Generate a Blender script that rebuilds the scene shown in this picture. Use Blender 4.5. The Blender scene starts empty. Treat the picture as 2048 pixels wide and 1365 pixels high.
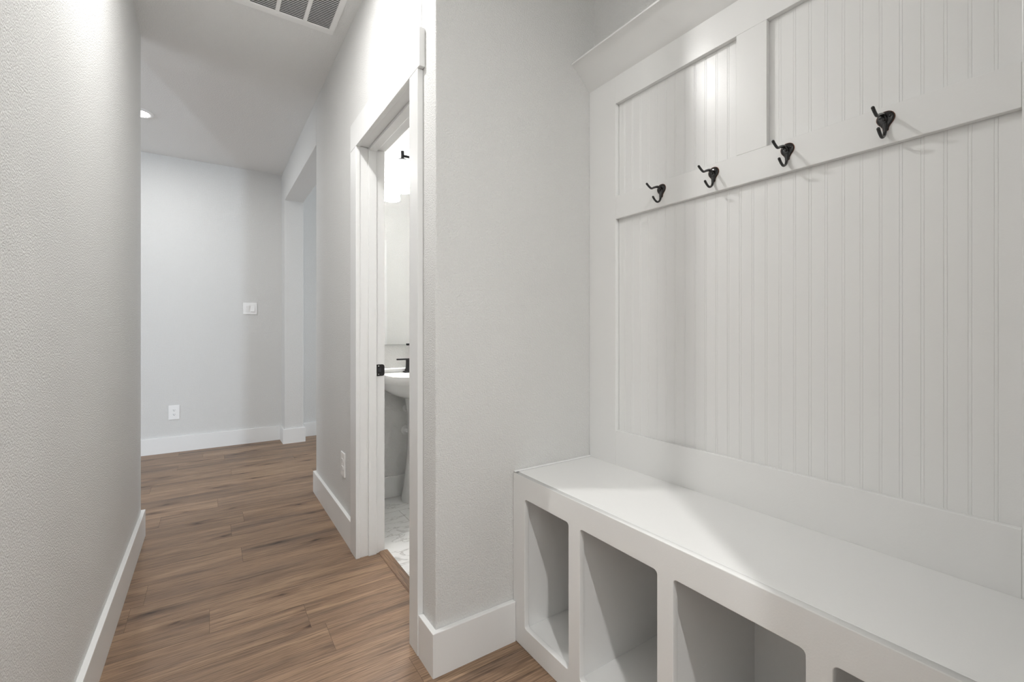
import bpy, bmesh, math, random
from mathutils import Vector, Matrix
random.seed(7)
S = bpy.context.scene
COL = S.collection

# ------------------------------------------------------------------ camera, world, light
cam_d = bpy.data.cameras.new('camera')
cam_d.sensor_width = 36.0
cam_d.lens = 902.4 / 2048 * 36.0
cam_d.shift_y = (661.56 - 682.5) / 2048
cam_d.clip_start = 0.02
cam = bpy.data.objects.new('camera', cam_d)
cam.location = (0, 0, 1.1325)
cam.rotation_euler = (math.pi / 2, 0, -0.5892)
COL.objects.link(cam)
S.camera = cam

w = bpy.data.worlds.new('world'); S.world = w; w.use_nodes = True
bgn = w.node_tree.nodes['Background']
bgn.inputs[0].default_value = (0.86, 0.93, 1.0, 1); bgn.inputs[1].default_value = 0.8
vs = S.view_settings
vs.view_transform = 'Standard'; vs.look = 'None'; vs.gamma = 1.0; vs.use_curve_mapping = False
vs.exposure = 1.52

H = 2.75
WARM = (1.0, 0.993, 0.978)
DAY = (0.84, 0.92, 1.0)
def area(name, loc, rot, size, power, color, shape='RECTANGLE', spread=180):
    l = bpy.data.lights.new(name, 'AREA'); l.shape = shape
    l.size = size[0]
    if shape in ('RECTANGLE', 'ELLIPSE'): l.size_y = size[1]
    l.energy = power; l.color = color; l.spread = math.radians(spread)
    o = bpy.data.objects.new(name, l); o.location = loc; o.rotation_euler = rot
    COL.objects.link(o); return o
R90 = math.pi / 2
# daylight through assumed windows of neighbouring rooms, plus fill added at the hall's end
area('window_or_fill_light', (-2.285, -2.16, 1.15), (R90, 0, 0), (0.28, 1.9), 34, (0.76, 0.87, 1.0))
area('window_or_fill_light', (4.35, 4.2, 1.35), (R90, 0, R90), (1.4, 1.7), 16, DAY)
area('window_or_fill_light', (0.15, -2.16, 1.25), (R90, 0, 0), (0.8, 1.9), 3, (0.95, 0.98, 1.0))  # added fill behind the camera; the wall has no opening here
area('window_or_fill_light', (-4.46, 2.2, 1.35), (R90, 0, -R90), (2.2, 1.6), 14, DAY)

# ------------------------------------------------------------------ materials
def nt(m):
    return m.node_tree.nodes, m.node_tree.links
def base_mat(name, color, rough=0.5, metal=0.0, spec=0.5):
    m = bpy.data.materials.new(name); m.use_nodes = True
    b = m.node_tree.nodes['Principled BSDF']
    b.inputs['Base Color'].default_value = (*color, 1)
    b.inputs['Roughness'].default_value = rough
    b.inputs['Metallic'].default_value = metal
    b.inputs['Specular IOR Level'].default_value = spec
    return m, b
def bumpy(name, color, rough, scale, dist, strength=1.0, spec=0.5, detail=2.0, soft=(0.35, 0.65)):
    m, b = base_mat(name, color, rough, 0, spec)
    N, L = nt(m)
    tc = N.new('ShaderNodeTexCoord'); n = N.new('ShaderNodeTexNoise')
    n.inputs['Scale'].default_value = scale; n.inputs['Detail'].default_value = detail
    r = N.new('ShaderNodeValToRGB'); r.color_ramp.elements[0].position = soft[0]; r.color_ramp.elements[1].position = soft[1]
    r.color_ramp.interpolation = 'EASE'
    bp = N.new('ShaderNodeBump'); bp.inputs['Distance'].default_value = dist; bp.inputs['Strength'].default_value = strength
    L.new(tc.outputs['Object'], n.inputs['Vector']); L.new(n.outputs[0], r.inputs[0])
    L.new(r.outputs[0], bp.inputs['Height']); L.new(bp.outputs[0], b.inputs['Normal'])
    return m
M = {}
M['wall'] = bumpy('wall_paint', (0.735, 0.732, 0.718), 0.55, 215, 0.0010, 1.0, 0.3, 3.0)
M['ceil'] = bumpy('ceiling_paint', (0.87, 0.87, 0.86), 0.8, 170, 0.0012, 0.8, 0.2, 2.5)
M['trim'] = bumpy('trim_paint', (0.83, 0.83, 0.822), 0.38, 90, 0.0001, 0.25, 0.5)
M['panel'] = bumpy('panel_paint', (0.85, 0.85, 0.84), 0.27, 260, 0.00015, 0.3, 0.5)
M['jamb'] = base_mat('jamb_paint', (0.77, 0.77, 0.762), 0.36)[0]
M['plastic'] = base_mat('white_plastic', (0.90, 0.90, 0.895), 0.3)[0]
M['slot'] = base_mat('socket_black', (0.02, 0.02, 0.025), 0.5)[0]
M['bronze'] = base_mat('oiled_bronze', (0.006, 0.005, 0.005), 0.16, 0.0, 0.6)[0]
M['bronze_edge'] = base_mat('bronze_highlight', (0.16, 0.06, 0.03), 0.3, 0.8)[0]
M['black'] = base_mat('matt_black_metal', (0.012, 0.012, 0.013), 0.35, 0.3)[0]
M['steel'] = base_mat('screw_steel', (0.55, 0.55, 0.55), 0.3, 1.0)[0]
M['vent'] = base_mat('vent_enamel', (0.92, 0.92, 0.91), 0.4)[0]
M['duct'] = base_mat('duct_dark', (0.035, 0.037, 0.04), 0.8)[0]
M['china'] = base_mat('vitreous_china', (0.86, 0.86, 0.85), 0.08, 0, 0.6)[0]
M['mirror'] = base_mat('mirror_silver', (0.93, 0.94, 0.94), 0.01, 1.0)[0]
M['mirror_edge'] = base_mat('mirror_edge', (0.30, 0.34, 0.33), 0.3)[0]
m, b = base_mat('shade_glass', (1, 1, 1), 0.05); b.inputs['Transmission Weight'].default_value = 1.0
b.inputs['IOR'].default_value = 1.2; M['glass'] = m
def emis(name, col, st):
    m, b = base_mat(name, (0.9, 0.9, 0.9), 0.5)
    m.cycles.emission_sampling = 'NONE'
    b.inputs['Emission Color'].default_value = (*col, 1); b.inputs['Emission Strength'].default_value = st
    return m
M['lens'] = emis('lamp_lens', (1, 0.99, 0.975), 9); M['lens'].cycles.emission_sampling = 'AUTO'
M['bulb'] = emis('bulb_glow', (1, 0.97, 0.92), 40)
M['jar'] = emis('frosted_jar_glow', (1, 0.985, 0.96), 11.0); M['jar'].cycles.emission_sampling = 'AUTO'

def wood_mat():
    m, b = base_mat('oak_plank', (0.3, 0.2, 0.13), 0.42, 0, 0.35)
    N, L = nt(m)
    def val(op, a, bb=None, clamp=False):
        n = N.new('ShaderNodeMath'); n.operation = op; n.use_clamp = clamp
        for i, x in enumerate((a, bb)):
            if x is None: continue
            if isinstance(x, (int, float)): n.inputs[i].default_value = x
            else: L.new(x, n.inputs[i])
        return n.outputs[0]
    tc = N.new('ShaderNodeTexCoord')
    at = N.new('ShaderNodeAttribute'); at.attribute_name = 'plank'
    # each plank gets its own piece of figure
    off = N.new('ShaderNodeVectorMath'); off.operation = 'MULTIPLY_ADD'
    L.new(at.outputs['Color'], off.inputs[0]); off.inputs[1].default_value = (31, 17, 23); L.new(tc.outputs['Object'], off.inputs[2])
    def noise(scale, detail=4, rough=0.55, dist=0.0, src=None):
        mp = N.new('ShaderNodeMapping'); mp.inputs['Scale'].default_value = scale
        L.new(src or off.outputs[0], mp.inputs['Vector'])
        n = N.new('ShaderNodeTexNoise'); n.inputs['Scale'].default_value = 1; n.inputs['Detail'].default_value = detail
        n.inputs['Roughness'].default_value = rough; n.inputs['Distortion'].default_value = dist
        L.new(mp.outputs[0], n.inputs['Vector']); return n.outputs[0]
    def ramp(fac, stops):
        r = N.new('ShaderNodeValToRGB'); e = r.color_ramp.elements
        e[0].position, e[0].color = stops[0][0], (*stops[0][1], 1)
        e[1].position, e[1].color = stops[-1][0], (*stops[-1][1], 1)
        for p, c in stops[1:-1]:
            x = e.new(p); x.color = (*c, 1)
        L.new(fac, r.inputs[0]); return r.outputs[0]
    def mix(kind, fac, a, c):
        n = N.new('ShaderNodeMix'); n.data_type = 'RGBA'; n.blend_type = kind
        if isinstance(fac, (int, float)): n.inputs[0].default_value = fac
        else: L.new(fac, n.inputs[0])
        for i, x in ((6, a), (7, c)):
            if isinstance(x, tuple): n.inputs[i].default_value = (*x, 1)
            else: L.new(x, n.inputs[i])
        return n.outputs[2]
    tone = noise((1.1, 12, 1), 5, 0.6, 0.5)
    col = ramp(tone, [(0.30, (0.125, 0.082, 0.058)), (0.42, (0.215, 0.138, 0.090)), (0.53, (0.270, 0.172, 0.108)), (0.68, (0.365, 0.243, 0.153))])
    # brown / grey drift
    drift = noise((0.8, 6, 1), 2, 0.5)
    col = mix('MIX', val('MULTIPLY', drift, 0.30), col, (0.220, 0.165, 0.122))
    # fine grain
    fine = noise((9, 330, 1), 3, 0.65)
    col = mix('MULTIPLY', 0.8, col, ramp(fine, [(0.34, (0.50, 0.48, 0.46)), (0.52, (1, 1, 1)), (0.70, (1.22, 1.21, 1.20))]))
    mid = noise((2.4, 85, 1), 5, 0.65, 1.0)
    col = mix('MULTIPLY', 0.75, col, ramp(mid, [(0.34, (0.50, 0.47, 0.46)), (0.46, (1, 1, 1)), (0.75, (1.14, 1.13, 1.12))]))
    # cathedral figure
    mp = N.new('ShaderNodeMapping'); mp.inputs['Scale'].default_value = (1.0, 9.0, 1); L.new(off.outputs[0], mp.inputs['Vector'])
    wv = N.new('ShaderNodeTexWave'); wv.bands_direction = 'Y'; wv.inputs['Scale'].default_value = 3.2; wv.inputs['Distortion'].default_value = 9
    wv.inputs['Detail'].default_value = 2; wv.inputs['Detail Scale'].default_value = 0.9
    L.new(mp.outputs[0], wv.inputs['Vector'])
    col = mix('MULTIPLY', 0.35, col, ramp(wv.outputs[1], [(0.0, (0.70, 0.67, 0.65)), (0.35, (1, 1, 1)), (1.0, (1.06, 1.06, 1.05))]))
    # dark streaks and knots
    st = noise((0.9, 15, 1), 4, 0.65, 1.2)
    col = mix('MULTIPLY', val('MULTIPLY', val('SUBTRACT', st, 0.58, True), 5.0, True), col, (0.60, 0.57, 0.57))
    mp = N.new('ShaderNodeMapping'); mp.inputs['Scale'].default_value = (1.3, 4.6, 1); L.new(off.outputs[0], mp.inputs['Vector'])
    dn = N.new('ShaderNodeTexNoise'); dn.inputs['Scale'].default_value = 7; dn.inputs['Detail'].default_value = 4; L.new(mp.outputs[0], dn.inputs['Vector'])
    ad = N.new('ShaderNodeVectorMath'); ad.operation = 'MULTIPLY_ADD'; L.new(dn.outputs[1], ad.inputs[0]); ad.inputs[1].default_value = (0.30, 0.30, 0); L.new(mp.outputs[0], ad.inputs[2])
    vo = N.new('ShaderNodeTexVoronoi'); vo.inputs['Scale'].default_value = 1.0; vo.voronoi_dimensions = '2D'
    L.new(ad.outputs[0], vo.inputs['Vector'])
    col = mix('MULTIPLY', val('SUBTRACT', 1.0, val('MULTIPLY', vo.outputs[0], 6.5), True), col, (0.50, 0.45, 0.43))
    col = mix('MULTIPLY', val('SUBTRACT', 1.0, val('MULTIPLY', vo.outputs[0], 19.0), True), col, (0.25, 0.21, 0.20))
    # plank to plank value
    sep = N.new('ShaderNodeSeparateColor'); L.new(at.outputs['Color'], sep.inputs[0])
    gv = val('ADD', val('MULTIPLY', sep.outputs[1], 0.20), 1.02)
    cb = N.new('ShaderNodeCombineColor'); [L.new(gv, cb.inputs[i]) for i in range(3)]
    col = mix('MULTIPLY', 1.0, col, cb.outputs[0])
    L.new(col, b.inputs['Base Color'])
    bp = N.new('ShaderNodeBump'); bp.inputs['Distance'].default_value = 0.0006; bp.inputs['Strength'].default_value = 0.5
    L.new(fine, bp.inputs['Height']); L.new(bp.outputs[0], b.inputs['Normal'])
    return m
M['wood'] = wood_mat()

def marble_mat():
    m, b = base_mat('marble_tile', (0.8, 0.8, 0.8), 0.25)
    N, L = nt(m)
    tc = N.new('ShaderNodeTexCoord')
    at = N.new('ShaderNodeAttribute'); at.attribute_name = 'plank'
    off = N.new('ShaderNodeVectorMath'); off.operation = 'MULTIPLY_ADD'
    L.new(at.outputs['Color'], off.inputs[0]); off.inputs[1].default_value = (9, 7, 5); L.new(tc.outputs['Object'], off.inputs[2])
    mp = N.new('ShaderNodeMapping'); mp.inputs['Scale'].default_value = (1.5, 3.4, 1); mp.inputs['Rotation'].default_value = (0, 0, 0.4)
    L.new(off.outputs[0], mp.inputs['Vector'])
    n = N.new('ShaderNodeTexNoise'); n.inputs['Scale'].default_value = 1; n.inputs['Detail'].default_value = 8; n.inputs['Distortion'].default_value = 1.6
    n.inputs['Roughness'].default_value = 0.6
    L.new(mp.outputs[0], n.inputs['Vector'])
    r = N.new('ShaderNodeValToRGB'); e = r.color_ramp.elements
    e[0].position = 0.40; e[0].color = (0.80, 0.80, 0.79, 1); e[1].position = 0.62; e[1].color = (0.82, 0.82, 0.81, 1)
    for p, c in ((0.484, (0.79, 0.79, 0.78, 1)), (0.498, (0.50, 0.49, 0.48, 1)), (0.510, (0.77, 0.77, 0.76, 1))):
        x = e.new(p); x.color = c
    L.new(n.outputs[0], r.inputs[0]); L.new(r.outputs[0], b.inputs['Base Color'])
    return m
M['marble'] = marble_mat()
M['grout'] = base_mat('grout', (0.36, 0.35, 0.34), 0.9)[0]
M['subfloor'] = base_mat('plank_seam', (0.085, 0.06, 0.045), 0.9)[0]

# ------------------------------------------------------------------ mesh helpers
def add_box(bm, x0, x1, y0, y1, z0, z1, bev=0.0, seg=2):
    r = bmesh.ops.create_cube(bm, size=1.0)
    vsn = r['verts']
    for v in vsn:
        v.co = Vector(((x0 + x1) / 2 + v.co.x * (x1 - x0), (y0 + y1) / 2 + v.co.y * (y1 - y0), (z0 + z1) / 2 + v.co.z * (z1 - z0)))
    if bev > 0:
        es = list({e for v in vsn for e in v.link_edges})
        bmesh.ops.bevel(bm, geom=es, offset=bev, segments=seg, affect='EDGES', profile=0.5)
def add_prism(bm, pts, axis, a, b_, bev=0.0, bev_sel=None):
    """polygon pts (u,v) extruded along axis from a to b_; axis x:(y,z) y:(x,z) z:(x,y)"""
    def P(u, v, t):
        return {'x': (t, u, v), 'y': (u, t, v), 'z': (u, v, t)}[axis]
    lo = [bm.verts.new(P(u, v, a)) for u, v in pts]
    hi = [bm.verts.new(P(u, v, b_)) for u, v in pts]
    n = len(pts); fs = [bm.faces.new(lo), bm.faces.new(hi)]
    for i in range(n):
        fs.append(bm.faces.new((lo[i], lo[(i + 1) % n], hi[(i + 1) % n], hi[i])))
    bmesh.ops.recalc_face_normals(bm, faces=fs)
    if bev > 0:
        es = list({e for f in fs for e in f.edges})
        if bev_sel: es = [e for e in es if bev_sel(e)]
        bmesh.ops.bevel(bm, geom=es, offset=bev, segments=2, affect='EDGES', profile=0.5)
def add_loft(bm, rings, cap0=True, cap1=True):
    R = [[bm.verts.new(p) for p in r] for r in rings]
    fs = []
    for a, b_ in zip(R, R[1:]):
        n = len(a)
        for i in range(n):
            fs.append(bm.faces.new((a[i], a[(i + 1) % n], b_[(i + 1) % n], b_[i])))
    if cap0: fs.append(bm.faces.new(R[0]))
    if cap1: fs.append(bm.faces.new(R[-1]))
    bmesh.ops.recalc_face_normals(bm, faces=fs)
def add_lathe(bm, prof, c=(0, 0, 0), seg=32, axis='z', cap0=True, cap1=True):
    rings = []
    for r, h in prof:
        ring = []
        for i in range(seg):
            a = 2 * math.pi * i / seg; u, v = r * math.cos(a), r * math.sin(a)
            p = {'z': (u, v, h), 'x': (h, u, v), 'y': (u, h, v)}[axis]
            ring.append(Vector(p) + Vector(c))
        rings.append(ring)
    add_loft(bm, rings, cap0, cap1)
def smooth_path(pts, n=6):
    out = []
    P = [Vector(p) for p in pts]
    for i in range(len(P) - 1):
        p0 = P[max(i - 1, 0)]; p1 = P[i]; p2 = P[i + 1]; p3 = P[min(i + 2, len(P) - 1)]
        for k in range(n):
            t = k / n
            out.append(0.5 * ((2 * p1) + (-p0 + p2) * t + (2 * p0 - 5 * p1 + 4 * p2 - p3) * t * t + (-p0 + 3 * p1 - 3 * p2 + p3) * t ** 3))
    out.append(P[-1]); return out
def add_tube(bm, pts, rad, seg=14, n=6, round_end=True):
    """pts smooth path, rad list same length as pts (interpolated)"""
    path = smooth_path(pts, n); m_ = len(path)
    def rr(i):
        t = i / (m_ - 1) * (len(rad) - 1); k = min(int(t), len(rad) - 2) if len(rad) > 1 else 0
        return rad[0] if len(rad) == 1 else rad[k] + (rad[k + 1] - rad[k]) * (t - k)
    rings = []; up = None
    for i, p in enumerate(path):
        d = (path[min(i + 1, m_ - 1)] - path[max(i - 1, 0)]).normalized()
        if up is None:
            up = Vector((0, 1, 0)) if abs(d.y) < 0.9 else Vector((1, 0, 0))
        s = d.cross(up).normalized(); up = s.cross(d).normalized()
        rings.append([p + (s * math.cos(2 * math.pi * k / seg) + up * math.sin(2 * math.pi * k / seg)) * rr(i) for k in range(seg)])
        last = (p, d, s, up.copy(), rr(i))
    if round_end:
        p, d, s, u, r0 = last
        for a in (30, 60, 82):
            a = math.radians(a)
            rings.append([p + d * r0 * math.sin(a) + (s * math.cos(2 * math.pi * k / seg) + u * math.sin(2 * math.pi * k / seg)) * r0 * math.cos(a) for k in range(seg)])
    add_loft(bm, rings)
def obj(name, bm, mat, parent=None, smooth=False, loc=None):
    me = bpy.data.meshes.new(name); bm.normal_update(); bm.to_mesh(me); bm.free()
    me.materials.append(mat)
    if smooth:
        for p in me.polygons: p.use_smooth = True
    o = bpy.data.objects.new(name, me); COL.objects.link(o)
    if parent: o.parent = parent
    if loc: o.location = loc
    return o
def auto_smooth(o, ang=40):
    me = o.data
    bm = bmesh.new(); bm.from_mesh(me)
    for f in bm.faces: f.smooth = True
    for e in bm.edges:
        if len(e.link_faces) == 2 and e.calc_face_angle(0) > math.radians(ang): e.smooth = False
    bm.to_mesh(me); bm.free()
def thing(name, label, cat, loc=(0, 0, 0), group=None):
    o = bpy.data.objects.new(name, None); o.empty_display_size = 0.05; COL.objects.link(o)
    o.location = loc; o['label'] = label; o['category'] = cat
    if group: o['group'] = group
    return o
def struct(name, bm, mat, label=None):
    o = obj(name, bm, mat); o['kind'] = 'structure'
    if label: o['label'] = label
    return o
def nb(): return bmesh.new()

# ------------------------------------------------------------------ room shell
XR, XL, YF, YE = 0.618, -0.316, 5.248, 1.378     # hall right / left faces, far wall, niche end wall

def planks(name, rows, mat, seam_mat, label, base, ztop, gap, bev):
    """rows: (y0, y1, [x breaks])"""
    bm = nb(); lay = bm.loops.layers.float_color.new('plank')
    for y0, y1, xs in rows:
        for x0, x1 in zip(xs, xs[1:]):
            c = (random.random(), random.random(), random.random(), 1)
            n0 = len(bm.faces)
            g = gap / 2
            v = [bm.verts.new(p) for p in ((x0 + g, y0 + g, ztop), (x1 - g, y0 + g, ztop), (x1 - g, y1 - g, ztop), (x0 + g, y1 - g, ztop))]
            q = [bm.verts.new(p) for p in ((x0, y0, ztop - bev), (x1, y0, ztop - bev), (x1, y1, ztop - bev), (x0, y1, ztop - bev))]
            fs = [bm.faces.new(v)] + [bm.faces.new((q[i], q[(i + 1) % 4], v[(i + 1) % 4], v[i])) for i in range(4)]
            for k, f in enumerate(fs):
                f.material_index = 0 if k == 0 else 1
                for l in f.loops: l[lay] = c
    # slab underneath
    bx0, bx1, by0, by1, bz = base
    add_box(bm, bx0, bx1, by0, by1, bz, ztop - bev - 0.0002)
    for f in bm.faces[-6:] if False else []: pass
    o = struct(name, bm, mat, label); o.data.materials.append(seam_mat)
    return o
W0, WP = 1.675, 0.178
fixed = {0: [0.37], 2: [-0.003], 5: [0.133], 9: [-0.248], 10: [0.04], 14: [0.139], 15: [0.62], -1: [1.05], 3: [0.95], 1: [-0.9]}
rows = []
k0 = int(math.floor((-2.2 - W0) / WP)); k1 = int(math.ceil((YF - W0) / WP))
for k in range(k0, k1):
    y0 = W0 + WP * k; y1 = y0 + WP
    y0c, y1c = max(y0, -2.2), min(y1, YF)
    a = fixed.get(k, [random.uniform(-0.6, 0.6)])[0]
    xs = [a]; Lp = 1.22
    while xs[0] > -4.5: xs.insert(0, xs[0] - Lp)
    while xs[-1] < 4.4: xs.append(xs[-1] + Lp)
    xs = [min(max(x, -4.5), 4.4) for x in xs]; xs = sorted(set(xs))
    rows.append((y0c, y1c, xs))
planks('floor', rows, M['wood'], M['subfloor'], 'brown oak-look plank floor of the hallway', (-4.5, 4.4, -2.2, YF, -0.12), 0.0, 0.0008, 0.0006)
rows = []
g0 = 1.473
for k in range(5):
    y0 = max(g0 + 0.317 * k, 1.502); y1 = min(g0 + 0.317 * (k + 1), 3.0)
    rows.append((y0, y1, [0.745, 1.18 - 0.2 * (k % 2), 1.79 - 0.2 * (k % 2), 2.4]))
planks('floor_tile', rows, M['marble'], M['grout'], 'white marbled tile floor of the powder room', (0.745, 2.4, 1.502, 3.0, 0.0008), 0.006, 0.003, 0.0008)

bm = nb(); add_box(bm, -4.62, 4.52, -2.32, YF + 0.12, H, H + 0.12); struct('ceiling', bm, M['ceil'])
bm = nb(); add_box(bm, XL - 0.12, XL, -2.2, 3.18, 0, H, 0.006); struct('wall_left', bm, M['wall'])
bm = nb(); add_box(bm, -4.62, 4.52, YF, YF + 0.12, 0, H); struct('wall_far', bm, M['wall'])
# right hall wall: doorway at y 1.55-2.295, square opening y 3.40-5.02 to z 2.44
bm = nb()
add_prism(bm, [(1.5, 0), (1.55, 0), (1.55, 2.06), (2.295, 2.06), (2.295, 0), (3.40, 0), (3.40, 2.44), (3.4005, H), (1.5, H)], 'x', XR, 0.743, 0.005,
          lambda e: all(abs(v.co.y - 3.40) < 0.001 for v in e.verts) and abs(e.verts[0].co.z - e.verts[1].co.z) > 1)
struct('wall_right', bm, M['wall'])
bm = nb()
add_prism(bm, [(3.4005, 2.44), (5.02, 2.44), (5.02, 0), (YF, 0), (YF, H), (3.4005, H)], 'x', XR, 0.79, 0.004,
          lambda e: all(abs(v.co.z - 2.44) < 0.001 for v in e.verts) or all(abs(v.co.y - 5.02) < 0.001 for v in e.verts))
struct('wall_opening', bm, M['wall'])
bm = nb(); add_box(bm, XR, 1.45, YE, 1.5, 0, H, 0.005); struct('wall_niche_end', bm, M['wall'])
bm = nb(); add_box(bm, 1.333, 1.45, 0.035, YE, 0, H); struct('wall_niche_back', bm, M['wall'])
bm = nb(); add_box(bm, XR, 1.45, -2.2, 0.035, 0, H, 0.005); struct('wall_niche_near', bm, M['wall'])
# powder room
bm = nb(); add_box(bm, 0.743, 2.52, 3.003, 3.40, 0, H); struct('wall_bathroom_back', bm, M['wall'])
bm = nb(); add_box(bm, 2.4, 2.52, 1.5, 3.003, 0, H); struct('wall_bathroom_side', bm, M['wall'])
bm = nb(); add_box(bm, 1.45, 2.52, 1.38, 1.5, 0, H); struct('wall_bathroom_front', bm, M['wall'])
# passage and neighbouring rooms (daylight comes from here)
def wall_with_window(name, wname, axis, c0, c1, u0, u1, wu0, wu1, wz0, wz1):
    bm = nb()
    def B(a, b_, z0, z1):
        if axis == 'x': add_box(bm, c0, c1, a, b_, z0, z1)
        else: add_box(bm, a, b_, c0, c1, z0, z1)
    B(u0, wu0, 0, H); B(wu1, u1, 0, H); B(wu0, wu1, 0, wz0); B(wu0, wu1, wz1, H)
    struct(name, bm, M['wall'])
    bm = nb(); m_ = (c0 + c1) / 2; t = 0.02
    def F(a, b_, z0, z1):
        if axis == 'x': add_box(bm, m_ - t, m_ + t, a, b_, z0, z1)
        else: add_box(bm, a, b_, m_ - t, m_ + t, z0, z1)
    F(wu0, wu0 + 0.05, wz0, wz1); F(wu1 - 0.05, wu1, wz0, wz1); F(wu0 + 0.05, wu1 - 0.05, wz0, wz0 + 0.05); F(wu0 + 0.05, wu1 - 0.05, wz1 - 0.05, wz1)
    if wu1 - wu0 > 1: F((wu0 + wu1) / 2 - 0.02, (wu0 + wu1) / 2 + 0.02, wz0 + 0.05, wz1 - 0.05)
    struct(wname, bm, M['trim'])
wall_with_window('wall_front', 'window_1', 'y', -2.32, -2.2, -4.62, 4.52, -2.46, -2.11, 0.15, 2.15)
wall_with_window('wall_room_left', 'window_2', 'x', -4.62, -4.5, -2.2, YF, 1.0, 3.4, 0.5, 2.2)
wall_with_window('wall_room_right', 'window_3', 'x', 4.4, 4.52, 3.4, YF, 3.5, 4.95, 0.5, 2.2)
bm = nb(); add_box(bm, 2.52, 4.52, 3.28, 3.40, 0, H); struct('wall_passage', bm, M['wall'])

# ------------------------------------------------------------------ baseboards (plan outlines, height 0.145)
BH = 0.145
def board(name, pts, z1=BH):
    bm = nb()
    add_prism(bm, pts, 'z', 0, z1, 0.0022, lambda e: all(v.co.z > z1 - 1e-4 for v in e.verts) or (abs(e.verts[0].co.z - e.verts[1].co.z) > 0.1))
    return struct(name, bm, M['trim'])
board('baseboard_left', [(-0.298, -2.2), (-0.298, 3.198), (-0.454, 3.198), (-0.454, -2.2), (-0.436, -2.2), (-0.436, 3.18), (-0.316, 3.18), (-0.316, -2.2)])
board('baseboard_far', [(-4.5, 5.23), (0.600, 5.23), (0.600, 5.248), (-4.5, 5.248)])
board('baseboard_passage', [(0.808, 5.23), (4.4, 5.23), (4.4, 5.248), (0.808, 5.248)])
board('baseboard_pier', [(0.600, 5.248), (0.600, 5.002), (0.808, 5.002), (0.808, 5.248), (0.79, 5.248), (0.79, 5.02), (0.618, 5.02), (0.618, 5.248)])
board('baseboard_right', [(0.600, 2.386), (0.618, 2.386), (0.618, 3.40), (0.79, 3.40), (0.79, 3.418), (0.600, 3.418)])
board('baseboard_niche', [(0.600, 1.4835), (0.600, 1.359), (0.9255, 1.359), (0.9255, 1.378), (0.618, 1.378), (0.618, 1.4835)])
board('baseboard_bathroom', [(0.743, 3.003), (0.743, 2.985), (2.4, 2.985), (2.4, 3.003)])

# ------------------------------------------------------------------ doorway
d1 = bpy.data.objects.new('door_1', None); COL.objects.link(d1); d1.location = (XR, 1.92, 0)
d1['kind'] = 'structure'; d1['label'] = 'white cased doorway to the powder room, its door swung open inside'
def dpart(name, boxes, mat, bev=0.002, parent=d1):
    bm = nb()
    for b_ in boxes:
        add_box(bm, *[c - o for c, o in zip(b_, (XR, XR, 1.92, 1.92, 0, 0))], bev)
    return obj(name, bm, mat, parent)
CX = 0.597
dpart('casing', [(CX + 0.0006, XR, 1.4835, 1.563, 0, 2.045)], M['jamb'])
dpart('casing', [(CX, XR, 2.282, 2.386, 0, 2.045)], M['jamb'])
dpart('head_casing', [(CX, XR, 1.466, 2.386, 2.0455, 2.180)], M['jamb'])
dpart('jamb', [(XR - 0.001, 0.748, 1.549, 1.567, 0, 2.05)], M['jamb'])
dpart('jamb', [(XR - 0.001, 0.743, 2.286, 2.296, 0, 2.05)], M['jamb'])
dpart('jamb', [(XR - 0.001, 0.748, 1.567, 2.286, 2.05, 2.062)], M['jamb'])
dpart('door_stop', [(0.659, 0.699, 2.277, 2.2865, 0, 2.05)], M['jamb'])
dpart('door_stop', [(0.659, 0.699, 1.5665, 1.577, 0, 2.05)], M['jamb'])
dpart('door_stop', [(0.659, 0.699, 1.577, 2.277, 2.037, 2.05)], M['jamb'])
# strike plate with latch hole and two screws
bm = nb()
def rc(cx_, cz_, r_, a0): return [(cx_ + r_ * math.cos(math.radians(a0 + 15 * k)), cz_ + r_ * math.sin(math.radians(a0 + 15 * k))) for k in range(7)]
sp_pts = rc(0.729, 0.948, 0.012, 0) + rc(0.703, 0.956, 0.004, 90) + rc(0.703, 0.905, 0.004, 180) + rc(0.729, 0.913, 0.012, 270)
add_prism(bm, [(a - XR, b_) for a, b_ in sp_pts], 'y', 2.2836 - 1.92, 2.2861 - 1.92)
sp = obj('strike_plate', bm, M['bronze'], d1)
sp['label'] = 'black strike plate'
dpart('latch_hole', [(0.708, 0.724, 2.2830, 2.2840, 0.920, 0.942)], M['slot'], 0.0003, sp).location = (0, 0, 0)
for z in (0.910, 0.952):
    bm = nb(); add_lathe(bm, [(0.0028, 0.0), (0.0028, -0.0012), (0.0015, -0.0016)], (0.711 - XR, 2.2838 - 1.92, z), 12, 'y')
    obj('screw', bm, M['steel'], sp)
# the door leaf stands open at a right angle inside the powder room
bm = nb(); X0, X1, Y0, Y1 = 0.752 - XR, 1.462 - XR, 1.531 - 1.92, 1.566 - 1.92
add_box(bm, X0, X1, Y0, Y1, 0.012, 2.035, 0.002)
leaf = obj('door_leaf', bm, M['jamb'], d1)
bm = nb()
for z0, z1 in ((0.22, 0.95), (1.10, 1.87)):
    add_box(bm, X0 + 0.12, X1 - 0.12, Y1 + 0.0002, Y1 + 0.004, z0, z0 + 0.03, 0.001)
    add_box(bm, X0 + 0.12, X1 - 0.12, Y1 + 0.0002, Y1 + 0.004, z1 - 0.03, z1, 0.001)
    add_box(bm, X0 + 0.12, X0 + 0.15, Y1 + 0.0002, Y1 + 0.004, z0 + 0.03, z1 - 0.03, 0.001)
    add_box(bm, X1 - 0.15, X1 - 0.12, Y1 + 0.0002, Y1 + 0.004, z0 + 0.03, z1 - 0.03, 0.001)
obj('panel_molding', bm, M['jamb'], leaf)
bm = nb()
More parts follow.
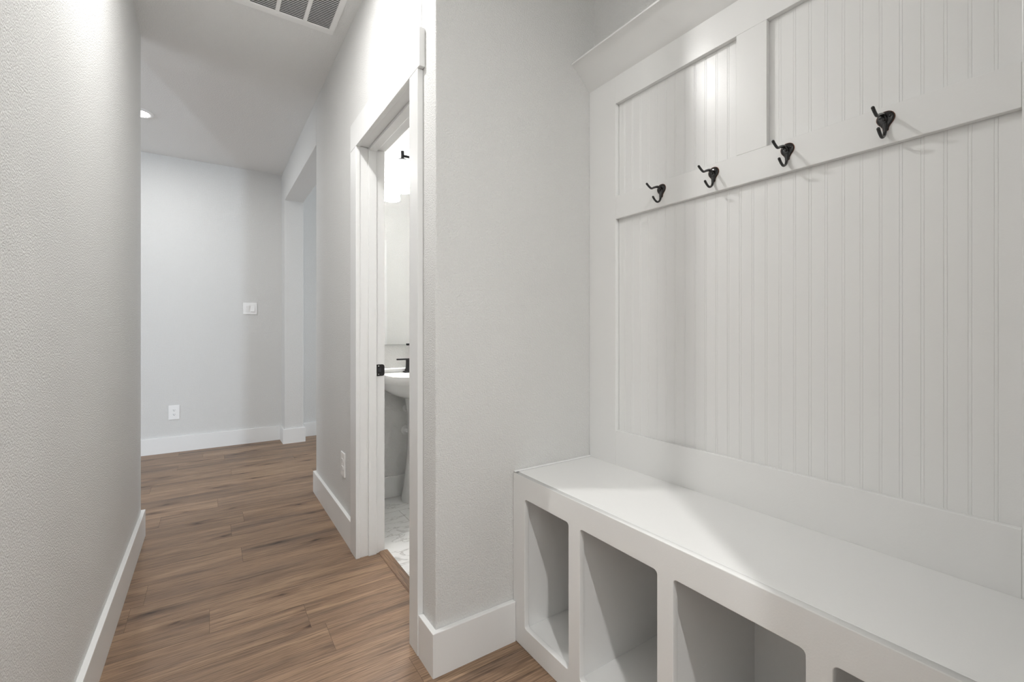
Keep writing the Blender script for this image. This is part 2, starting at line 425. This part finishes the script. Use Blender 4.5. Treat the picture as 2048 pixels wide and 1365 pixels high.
add_lathe(bm, [(0.030, 0), (0.030, 0.006), (0.012, 0.010), (0.012, 0.035), (0.026, 0.042), (0.028, 0.055), (0.018, 0.064)], (X1 - 0.065, Y1, 0.93), 24, 'y')
kn = obj('door_knob', bm, M['bronze'], leaf); auto_smooth(kn)

bm = nb(); add_prism(bm, [(-y_, z_) for y_, z_ in [(0.711, 0.0002), (0.712, 0.004), (0.722, 0.0075), (0.744, 0.009), (0.752, 0.0085), (0.757, 0.0065)]], 'x', 1.568, 2.285)
lay = bm.loops.layers.float_color.new('plank')
for f in bm.faces:
    for l in f.loops: l[lay] = (0.3, 0.35, 0.6, 1)
th = struct('trim_1', bm, M['wood'], 'brown wood reducer strip on the powder room threshold')
th.rotation_euler = (0, 0, R90)

# ------------------------------------------------------------------ storage bench
BX = 0.926
bench = thing('storage_bench', 'long grey-white built-in bench with open cubbies below the coat hooks', 'bench', (BX, 0.706, 0))
ox, oy = BX, 0.706
BY0, BY1 = 0.038, 1.3765
ST = 0.612
def rrect(y0, y1, z0, z1, r, n=5):
    pts = []
    for cy, cz, a0 in ((y1 - r, z1 - r, 0), (y0 + r, z1 - r, 90), (y0 + r, z0 + r, 180), (y1 - r, z0 + r, 270)):
        for k in range(n + 1):
            a = math.radians(a0 + 90 * k / n); pts.append((cy + r * math.cos(a), cz + r * math.sin(a)))
    return pts
openings = [(1.070, 1.305), (0.735, 1.018), (0.397, 0.688), (0.110, 0.352)]
cu = bpy.data.curves.new('frame_outline', 'CURVE'); cu.dimensions = '2D'; cu.fill_mode = 'BOTH'
cu.extrude = 0.0095 - 0.0018; cu.bevel_depth = 0.0018; cu.bevel_resolution = 2; cu.offset = -0.0018
def spl(pts):
    s = cu.splines.new('POLY'); s.points.add(len(pts) - 1)
    for p, q in zip(s.points, pts): p.co = (q[0], q[1], 0, 1)
    s.use_cyclic_u = True
spl([(BY0 - oy, 0.001), (1.3765 - oy, 0.001), (1.3765 - oy, ST), (BY0 - oy, ST)])
for a, b_ in openings: spl([(y - oy, z) for y, z in rrect(a, b_, 0.075, 0.533, 0.011)])
tmp = bpy.data.objects.new('tmp', cu); COL.objects.link(tmp)
dg = bpy.context.evaluated_depsgraph_get(); dg.update()
me = bpy.data.meshes.new_from_object(tmp.evaluated_get(dg))
bpy.data.objects.remove(tmp)
# curve lies in (u,v,depth); map u->y, v->z, depth->x
for v in me.vertices:
    u, vv, d = v.co; v.co = (d + 0.0095, u, vv)
me.materials.clear(); me.materials.append(M['panel'])
bm = nb(); bm.from_mesh(me); bmesh.ops.remove_doubles(bm, verts=bm.verts, dist=1e-6); bmesh.ops.recalc_face_normals(bm, faces=bm.faces)
obj('face_frame', bm, M['panel'], bench)
def bpart(name, boxes, bev=0.0015, mat='panel', parent=bench):
    bm = nb()
    for b_ in boxes: add_box(bm, *[c - o for c, o in zip(b_, (ox, ox, oy, oy, 0, 0))], bev)
    return obj(name, bm, M[mat], parent)
FX = BX + 0.0195
bpart('seat', [(FX, 1.3075, BY0, BY1, 0.590, ST)], 0.001)
bpart('seat_trim', [(BX + 0.001, 1.3075, 1.368, 1.3775, ST, ST + 0.006)], 0.002)
bpart('bottom_panel', [(FX, 1.318, BY0 + 0.012, 1.358, 0.050, 0.068)], 0.0)
bpart('back_panel', [(1.318, 1.330, BY0 + 0.012, 1.358, 0.050, 0.590)], 0.0)
bpart('side_panel', [(FX, 1.318, 1.314, 1.330, 0.0685, 0.590)], 0.0)
bpart('side_panel', [(FX, 1.318, 0.085, 0.101, 0.0685, 0.590)], 0.0)
for a, b_ in ((1.030, 1.058), (0.700, 0.723), (0.364, 0.385)):
    bpart('divider', [(FX, 1.318, a, b_, 0.0685, 0.590)], 0.0)

# ------------------------------------------------------------------ beadboard wall panel with hook rail
wp = thing('wall_paneling', 'grey-white beadboard wall panel with hook rail and crown molding above the bench', 'wall paneling', (1.333, 0.706, ST))
px_, py_, pz_ = 1.333, 0.706, ST
def ppart(name, boxes, bev=0.0012, parent=wp):
    bm = nb()
    for b_ in boxes: add_box(bm, *[c - o for c, o in zip(b_, (px_, px_, py_, py_, pz_, pz_))], bev)
    return obj(name, bm, M['panel'], parent)
PF, PB = 1.308, 1.3255
ppart('stile', [(PF, 1.3325, 1.233, 1.3775, ST - 0.005, 2.150)])
ppart('stile', [(PF, 1.3325, 0.038, 0.178, ST - 0.005, 2.150)])
ppart('top_rail', [(PF, PB - 0.0003, 0.178, 1.233, 2.014, 2.150)])
ppart('hook_rail', [(PF, PB - 0.0003, 0.178, 1.233, 1.566, 1.655)])
ppart('bottom_rail', [(PF, PB - 0.0003, 0.178, 1.233, ST - 0.005, 0.746)])
ppart('mullion', [(PF, PB - 0.0003, 0.661, 0.750, 1.655, 2.014)])
prof = [(0.180, PB)]
y = 0.2149
while y < 1.225:
    for c in (y - 0.0028, y + 0.0028):
        prof += [(c - 0.0008, PB), (c - 0.0003, PB + 0.0007), (c + 0.0003, PB + 0.0007), (c + 0.0008, PB)]
    y += 0.038
prof += [(1.231, PB)]
prof = [(a, b_) for a, b_ in prof if 0.18 <= a <= 1.231]
bm = nb()
add_prism(bm, [(b_ - px_, a - py_) for a, b_ in prof] + [(1.3325 - px_, 1.231 - py_), (1.3325 - px_, 0.18 - py_)], 'z', 0.03, 2.10 - pz_)
obj('beadboard', bm, M['panel'], wp)
cp = [(1.3325, 2.118), (1.3078, 2.118), (1.295, 2.129), (1.278, 2.1475), (1.261, 2.165), (1.244, 2.180), (1.228, 2.192), (1.2085, 2.2015), (1.2085, 2.208), (1.214, 2.2135), (1.3325, 2.2135)]
bm = nb()
cp2 = [(1.3078, 2.118)] + [tuple(p) for p in smooth_path([(1.3078, 2.118, 0), (1.295, 2.130, 0), (1.278, 2.1480, 0), (1.261, 2.165, 0), (1.244, 2.180, 0), (1.228, 2.1925, 0), (1.2085, 2.2015, 0)], 3)][1:]
cp2 = [(p[0], p[1]) for p in cp2] + [(1.2085, 2.208), (1.214, 2.2135), (1.3325, 2.2135), (1.3325, 2.1505), (1.3078, 2.1505)][:3] + [(1.3325, 2.1505), (1.3075, 2.1505)]
add_prism(bm, [(x - px_, z - pz_) for x, z in cp2], 'y', 0.038 - py_, 1.3775 - py_)
cr = obj('crown_molding', bm, M['panel'], wp); auto_smooth(cr, 30)

# ------------------------------------------------------------------ coat hooks
def make_hook(label):
    t = thing('coat_hook', label, 'hook', (PF, 0, 1.62), 'dark bronze coat hooks on the rail')
    # back plate: rounded head narrowing to a neck
    bm = nb(); out = []
    half = [(0.0, 0.0225), (0.006, 0.0218), (0.0125, 0.0180), (0.0165, 0.0110), (0.0170, 0.0040), (0.0140, -0.0035), (0.0090, -0.0100), (0.0060, -0.0160), (0.0050, -0.0215), (0.0, -0.0235)]
    hs = [Vector((a, b_, 0)) for a, b_ in half]
    pts = smooth_path(hs, 3)
    loop = [(p.x, p.y) for p in pts] + [(-p.x, p.y) for p in reversed(pts[1:-1])]
    rings = []
    for d, s in ((0.0, 1.0), (0.002, 1.0), (0.0036, 0.93), (0.0050, 0.78), (0.0060, 0.5), (0.0063, 0.15)):
        rings.append([(-d, a * s, (b_ - 0.0) * s) for a, b_ in loop])
    add_loft(bm, rings)
    pl = obj('back_plate', bm, M['bronze'], t); auto_smooth(pl, 60)
    bm = nb(); add_loft(bm, [[(-0.0004, a * 1.05, b_ * 1.04) for a, b_ in loop], [(-0.0018, a * 1.04, b_ * 1.03) for a, b_ in loop]])
    # bright rubbed rim of the plate sits around its edge
    obj('plate_rim', bm, M['bronze_edge'], pl)
    bm = nb()
    add_tube(bm, [(-0.003, 0, 0.004), (-0.010, 0, 0.0085), (-0.023, 0, 0.0100), (-0.040, 0, 0.0045), (-0.054, 0, -0.0010), (-0.066, 0, 0.0030), (-0.078, 0, 0.0105)],
             [0.0060, 0.0050, 0.0040, 0.0035, 0.0035, 0.0035, 0.0036])
    u = obj('upper_prong', bm, M['bronze'], t, True)
    bm = nb()
    add_tube(bm, [(-0.004, 0, -0.006), (-0.0055, 0, -0.018), (-0.0065, 0, -0.028), (-0.012, 0, -0.0375), (-0.024, 0, -0.0425), (-0.036, 0, -0.0375), (-0.046, 0, -0.0285)],
             [0.0052, 0.0044, 0.0037, 0.0034, 0.0034, 0.0034, 0.0036])
    lo = obj('lower_prong', bm, M['bronze'], t, True)
    for s in (-1, 1):
        bm = nb(); add_lathe(bm, [(0.0028, -0.0040), (0.0028, -0.0062), (0.0014, -0.0070)], (0, s * 0.0095, 0.0085), 14, 'x')
        obj('screw', bm, M['bronze'], t, True)
    return t
labels = ['dark bronze coat hook on the rail, nearest the hallway corner', 'dark bronze coat hook on the rail, left of the panel mullion',
          'dark bronze coat hook on the rail, just right of the panel mullion', 'dark bronze coat hook on the rail, largest and nearest the camera']
hook0 = make_hook(labels[0])
for i, y in enumerate((1.018, 0.822, 0.605, 0.390)):
    if i == 0: h = hook0
    else:
        h = hook0.copy(); COL.objects.link(h); h['label'] = labels[i]
        for ch in list(hook0.children):
            c = ch.copy(); COL.objects.link(c); c.parent = h
            for g in ch.children:
                d = g.copy(); COL.objects.link(d); d.parent = c
    h.location = (PF, y, 1.62)

# ------------------------------------------------------------------ switch and outlets
def mesh_box(name, b_, mat, parent, bev=0.001):
    bm = nb(); add_box(bm, *b_, bev); return obj(name, bm, M[mat], parent)
t = thing('light_switch', 'white double rocker light switch on the far wall', 'light switch', (0.333, YF, 1.354))
mesh_box('wall_plate', (-0.061, 0.061, -0.007, -0.0002, -0.0585, 0.0585), 'plastic', t, 0.0025)
for cx, tilt in ((-0.023, 0.10), (0.023, -0.10)):
    mesh_box('rocker_frame', (cx - 0.0185, cx + 0.0185, -0.0082, -0.0068, -0.035, 0.035), 'plastic', t, 0.0004)
    bm = nb(); add_box(bm, -0.0155, 0.0155, -0.004, 0.003, -0.0315, 0.0315, 0.001)
    o = obj('rocker', bm, M['plastic'], t); o.location = (cx, -0.0085, 0); o.rotation_euler = (tilt, 0, 0)
def make_outlet(label, loc, rz):
    t = thing('wall_outlet', label, 'outlet', loc, None); t.rotation_euler = (0, 0, rz)
    mesh_box('wall_plate', (-0.042, 0.042, -0.007, -0.0002, -0.066, 0.066), 'plastic', t, 0.0025)
    for cz in (0.020, -0.020):
        bm = nb()
        pts = []
        for k in range(24):
            a = 2 * math.pi * k / 24; pts.append((0.0172 * math.cos(a), max(-0.0125, min(0.0125, 0.0172 * math.sin(a)))))
        add_prism(bm, [(u, v + cz) for u, v in pts], 'y', -0.0092, -0.0066)
        r = obj('receptacle', bm, M['plastic'], t)
        bm = nb()
        add_box(bm, -0.0078, -0.0055, -0.0094, -0.0090, cz - 0.0005, cz + 0.0080)
        add_box(bm, 0.0055, 0.0075, -0.0094, -0.0090, cz + 0.0005, cz + 0.0070)
        add_lathe(bm, [(0.0027, -0.0090), (0.0027, -0.0094)], (0, 0, cz - 0.0065), 12, 'y')
        obj('slots', bm, M['slot'], r)
    bm = nb(); add_lathe(bm, [(0.003, -0.0066), (0.003, -0.0080), (0.0015, -0.0084)], (0, 0, 0), 12, 'y')
    obj('screw', bm, M['plastic'], t)
    return t
make_outlet('white duplex outlet low on the far wall', (-0.281, YF, 0.369), 0)
make_outlet('white duplex outlet on the right hall wall, seen edge-on beside the doorway', (XR, 2.612, 0.388), -R90)

# ------------------------------------------------------------------ recessed lights
def downlight(label, x, y, power):
    t = thing('recessed_light', label, 'ceiling light', (x, y, H), 'recessed lights along the hallway ceiling')
    bm = nb(); add_lathe(bm, [(0.090, -0.0002), (0.090, -0.004), (0.084, -0.009), (0.066, -0.010), (0.060, -0.006), (0.060, -0.0002)], seg=48, cap0=False, cap1=False)
    tr = obj('trim_ring', bm, M['plastic'], t); auto_smooth(tr, 50)
    bm = nb(); add_lathe(bm, [(0.0598, -0.0004), (0.0598, -0.0085), (0.052, -0.0125), (0.035, -0.0155), (0.005, -0.017)], seg=40)
    obj('lens', bm, M['lens'], t, True)
    area('lamp', (x, y, H - 0.022), (0, 0, 0), (0.06, 0.06), power, WARM, 'DISK', 180)
downlight('round white recessed light in the hall ceiling above the doorway', 0.10, 1.74, 5.4)
downlight('round white recessed light in the hall ceiling behind the camera', 0.15, -0.64, 11.5)
downlight('round white recessed light half hidden behind the left wall corner', -0.440, 4.31, 3.4)

# ------------------------------------------------------------------ return-air vent
VX0, VX1, VY0, VY1 = -0.25, 0.553, 1.975, 2.588
vc = ((VX0 + VX1) / 2, (VY0 + VY1) / 2)
t = thing('ceiling_vent', 'large white louvered return air vent in the hallway ceiling', 'vent', (vc[0], vc[1], H))
bm = nb()
cols = [(VX0 + 0.026 + i * 0.1281, VX0 + 0.026 + i * 0.1281 + 0.1105) for i in range(6)]
b0, b1 = VY0 + 0.040, VY1 - 0.040
def vb(bm, x0, x1, y0, y1, z0, z1, bev=0): add_box(bm, x0 - vc[0], x1 - vc[0], y0 - vc[1], y1 - vc[1], z0, z1, bev)
vb(bm, VX0, VX1, VY0, b0, -0.009, -0.0003, 0.0015); vb(bm, VX0, VX1, b1, VY1, -0.009, -0.0003, 0.0015)
vb(bm, VX0, cols[0][0], b0, b1, -0.009, -0.0003); vb(bm, cols[-1][1], VX1, b0, b1, -0.009, -0.0003)
for a, c in zip(cols, cols[1:]): vb(bm, a[1], c[0], b0, b1, -0.009, -0.0003)
obj('frame', bm, M['vent'], t)
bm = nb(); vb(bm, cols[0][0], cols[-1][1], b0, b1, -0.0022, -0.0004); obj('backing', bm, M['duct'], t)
for x0, x1 in cols:
    bm = nb(); y = b0 + 0.006
    while y < b1 - 0.004:
        # tilted blade
        p = [(y - vc[1] - 0.0045, -0.0088), (y - vc[1] + 0.0047, -0.0062), (y - vc[1] + 0.0047, -0.0054), (y - vc[1] - 0.0045, -0.0080)]
        add_prism(bm, p, 'x', x0 - vc[0], x1 - vc[0]); y += 0.0134
    obj('louver_panel', bm, M['vent'], t)
for x in (VX0 + 0.04, VX0 + 0.27, VX1 - 0.27, VX1 - 0.04):
    for y in (VY0 + 0.018, VY1 - 0.018):
        bm = nb(); add_lathe(bm, [(0.004, -0.0088), (0.004, -0.0100), (0.002, -0.0106)], (x - vc[0], y - vc[1], 0), 12)
        obj('screw', bm, M['vent'], t)

# ------------------------------------------------------------------ powder room fittings
SX, SY = 1.162, 3.0025      # centre line, wall
t = thing('pedestal_sink', 'white china pedestal sink with black faucet in the powder room', 'sink', (SX, SY, 0.006))
def dring(wd, dp, y_back, z, n=48, pw=2.6):
    """outline of a basin: flat towards the wall, rounded in front; local y negative = into the room"""
    out = []
    for i in range(n):
        a = 2 * math.pi * i / n
        c, s = math.cos(a), math.sin(a)
        x = wd / 2 * math.copysign(abs(c) ** (2 / pw), c)
        yy = s
        if yy > 0: q = dp * 0.32 * abs(s) ** (2 / 6)
        else: q = -dp * 0.68 * abs(s) ** (2 / pw)
        out.append((x, y_back - dp * 0.32 + q, z))
    return out
bm = nb()
rings = [dring(0.17, 0.15, -0.10, 0.680), dring(0.26, 0.22, -0.07, 0.690), dring(0.38, 0.33, -0.035, 0.715), dring(0.49, 0.42, -0.012, 0.755),
         dring(0.535, 0.455, -0.004, 0.795), dring(0.545, 0.465, -0.002, 0.800), dring(0.55, 0.47, -0.001, 0.835), dring(0.545, 0.466, -0.002, 0.843),
         dring(0.50, 0.33, -0.115, 0.843), dring(0.47, 0.30, -0.125, 0.833), dring(0.42, 0.26, -0.14, 0.775), dring(0.28, 0.17, -0.18, 0.735), dring(0.05, 0.04, -0.26, 0.728)]
add_loft(bm, rings)
ba = obj('basin', bm, M['china'], t); auto_smooth(ba, 50)
bm = nb(); add_box(bm, -0.27, 0.27, -0.030, -0.001, 0.8435, 0.872, 0.008, 3); obj('backsplash', bm, M['china'], t)
bm = nb()
def oval(rx, ry, yc, z, n=32): return [(rx * math.cos(2 * math.pi * i / n), yc + ry * math.sin(2 * math.pi * i / n), z) for i in range(n)]
add_loft(bm, [oval(0.112, 0.105, -0.125, 0.0), oval(0.112, 0.105, -0.125, 0.02), oval(0.096, 0.092, -0.125, 0.10), oval(0.078, 0.082, -0.13, 0.28), oval(0.070, 0.078, -0.135, 0.45),
              oval(0.076, 0.082, -0.14, 0.58), oval(0.094, 0.092, -0.15, 0.66), oval(0.100, 0.096, -0.155, 0.700)])
pe = obj('pedestal', bm, M['china'], t); auto_smooth(pe, 50)
# faucet
bm = nb()
add_box(bm, -0.080, 0.080, -0.092, -0.048, 0.8435, 0.853, 0.004)
add_tube(bm, [(0, -0.07, 0.853), (0, -0.07, 0.90), (0, -0.085, 0.945), (0, -0.125, 0.955), (0, -0.165, 0.935)], [0.015, 0.013, 0.011, 0.010, 0.010])
fa = obj('faucet', bm, M['black'], t); fa['label'] = 'black two-handle faucet'; auto_smooth(fa, 45)
for s in (-1, 1):
    bm = nb()
    add_lathe(bm, [(0.021, 0.8475), (0.020, 0.862), (0.014, 0.872), (0.0125, 0.915), (0.0125, 0.930)], (s * 0.051, -0.070, 0), 20)
    add_box(bm, min(s * 0.040, s * 0.128), max(s * 0.040, s * 0.128), -0.077, -0.063, 0.928, 0.938, 0.002)
    o = obj('handle', bm, M['black'], fa); auto_smooth(o, 45)
for z, r in ((0.590, 0.024), (0.44, 0.034)):
    bm = nb()
    add_lathe(bm, [(r, -0.001), (r, -0.006), (r * 0.4, -0.014), (r * 0.35, -0.05)], (-0.040, 0, z), 24, 'y')
    sv = obj('supply_flange', bm, M['china'], t); auto_smooth(sv, 40)

t = thing('wall_mirror', 'tall frameless mirror on the powder room wall above the sink', 'mirror', (1.16, 3.003, 1.035))
bm = nb(); add_box(bm, -0.27, 0.27, -0.006, -0.0004, 0.0, 1.09); obj('backing', bm, M['mirror_edge'], t)
bm = nb(); add_box(bm, -0.269, 0.269, -0.0066, -0.0061, 0.001, 1.089); obj('mirror_glass', bm, M['mirror'], t)
for x in (-0.024, 0.15):
    bm = nb(); add_box(bm, x - 0.012, x + 0.012, -0.012, -0.0068, -0.006, 0.008, 0.002)
    obj('clip', bm, M['black'], t)

VLY = 2.88; VLX = 1.27
t = thing('vanity_light', 'black vanity light with glowing glass jar shades over the mirror', 'wall light', (VLX, 3.003, 2.31))
bm = nb(); add_box(bm, -0.10, 0.10, -0.020, -0.0005, -0.06, 0.06, 0.004); obj('wall_plate', bm, M['black'], t)
bm = nb()
add_tube(bm, [(0, -0.015, -0.02), (0, -0.09, -0.02), (0, VLY - 3.003, -0.02)], [0.009], 12, 3, False)
add_box(bm, 1.05 - VLX, 1.49 - VLX, VLY - 3.003 - 0.008, VLY - 3.003 + 0.008, -0.032, -0.016, 0.002)
obj('bar', bm, M['black'], t)
for i, x in enumerate((1.055, 1.27, 1.485)):
    lx = x - VLX; ly = VLY - 3.003
    bm = nb()
    add_lathe(bm, [(0.010, 0.008), (0.010, -0.040), (0.022, -0.044), (0.040, -0.054), (0.044, -0.060), (0.020, -0.060)], (lx, ly, 0), 24)
    ca = obj('socket_cap', bm, M['black'], t); auto_smooth(ca, 45)
    bm = nb()
    prof_o = [(0.030, -0.061), (0.052, -0.080), (0.062, -0.11), (0.064, -0.18), (0.064, -0.257)]
    prof_i = [(r - 0.002, z) for r, z in reversed(prof_o)]
    add_lathe(bm, prof_o + prof_i, (lx, ly, 0), 20, cap0=False, cap1=False)
    o = obj('glass_shade', bm, M['jar'], t, True)
    bm = nb(); add_lathe(bm, [(0.008, -0.062), (0.012, -0.09), (0.026, -0.125), (0.026, -0.15), (0.012, -0.172), (0.002, -0.175)], (lx, ly, 0), 20)
    obj('bulb', bm, M['bulb'], ca, True)
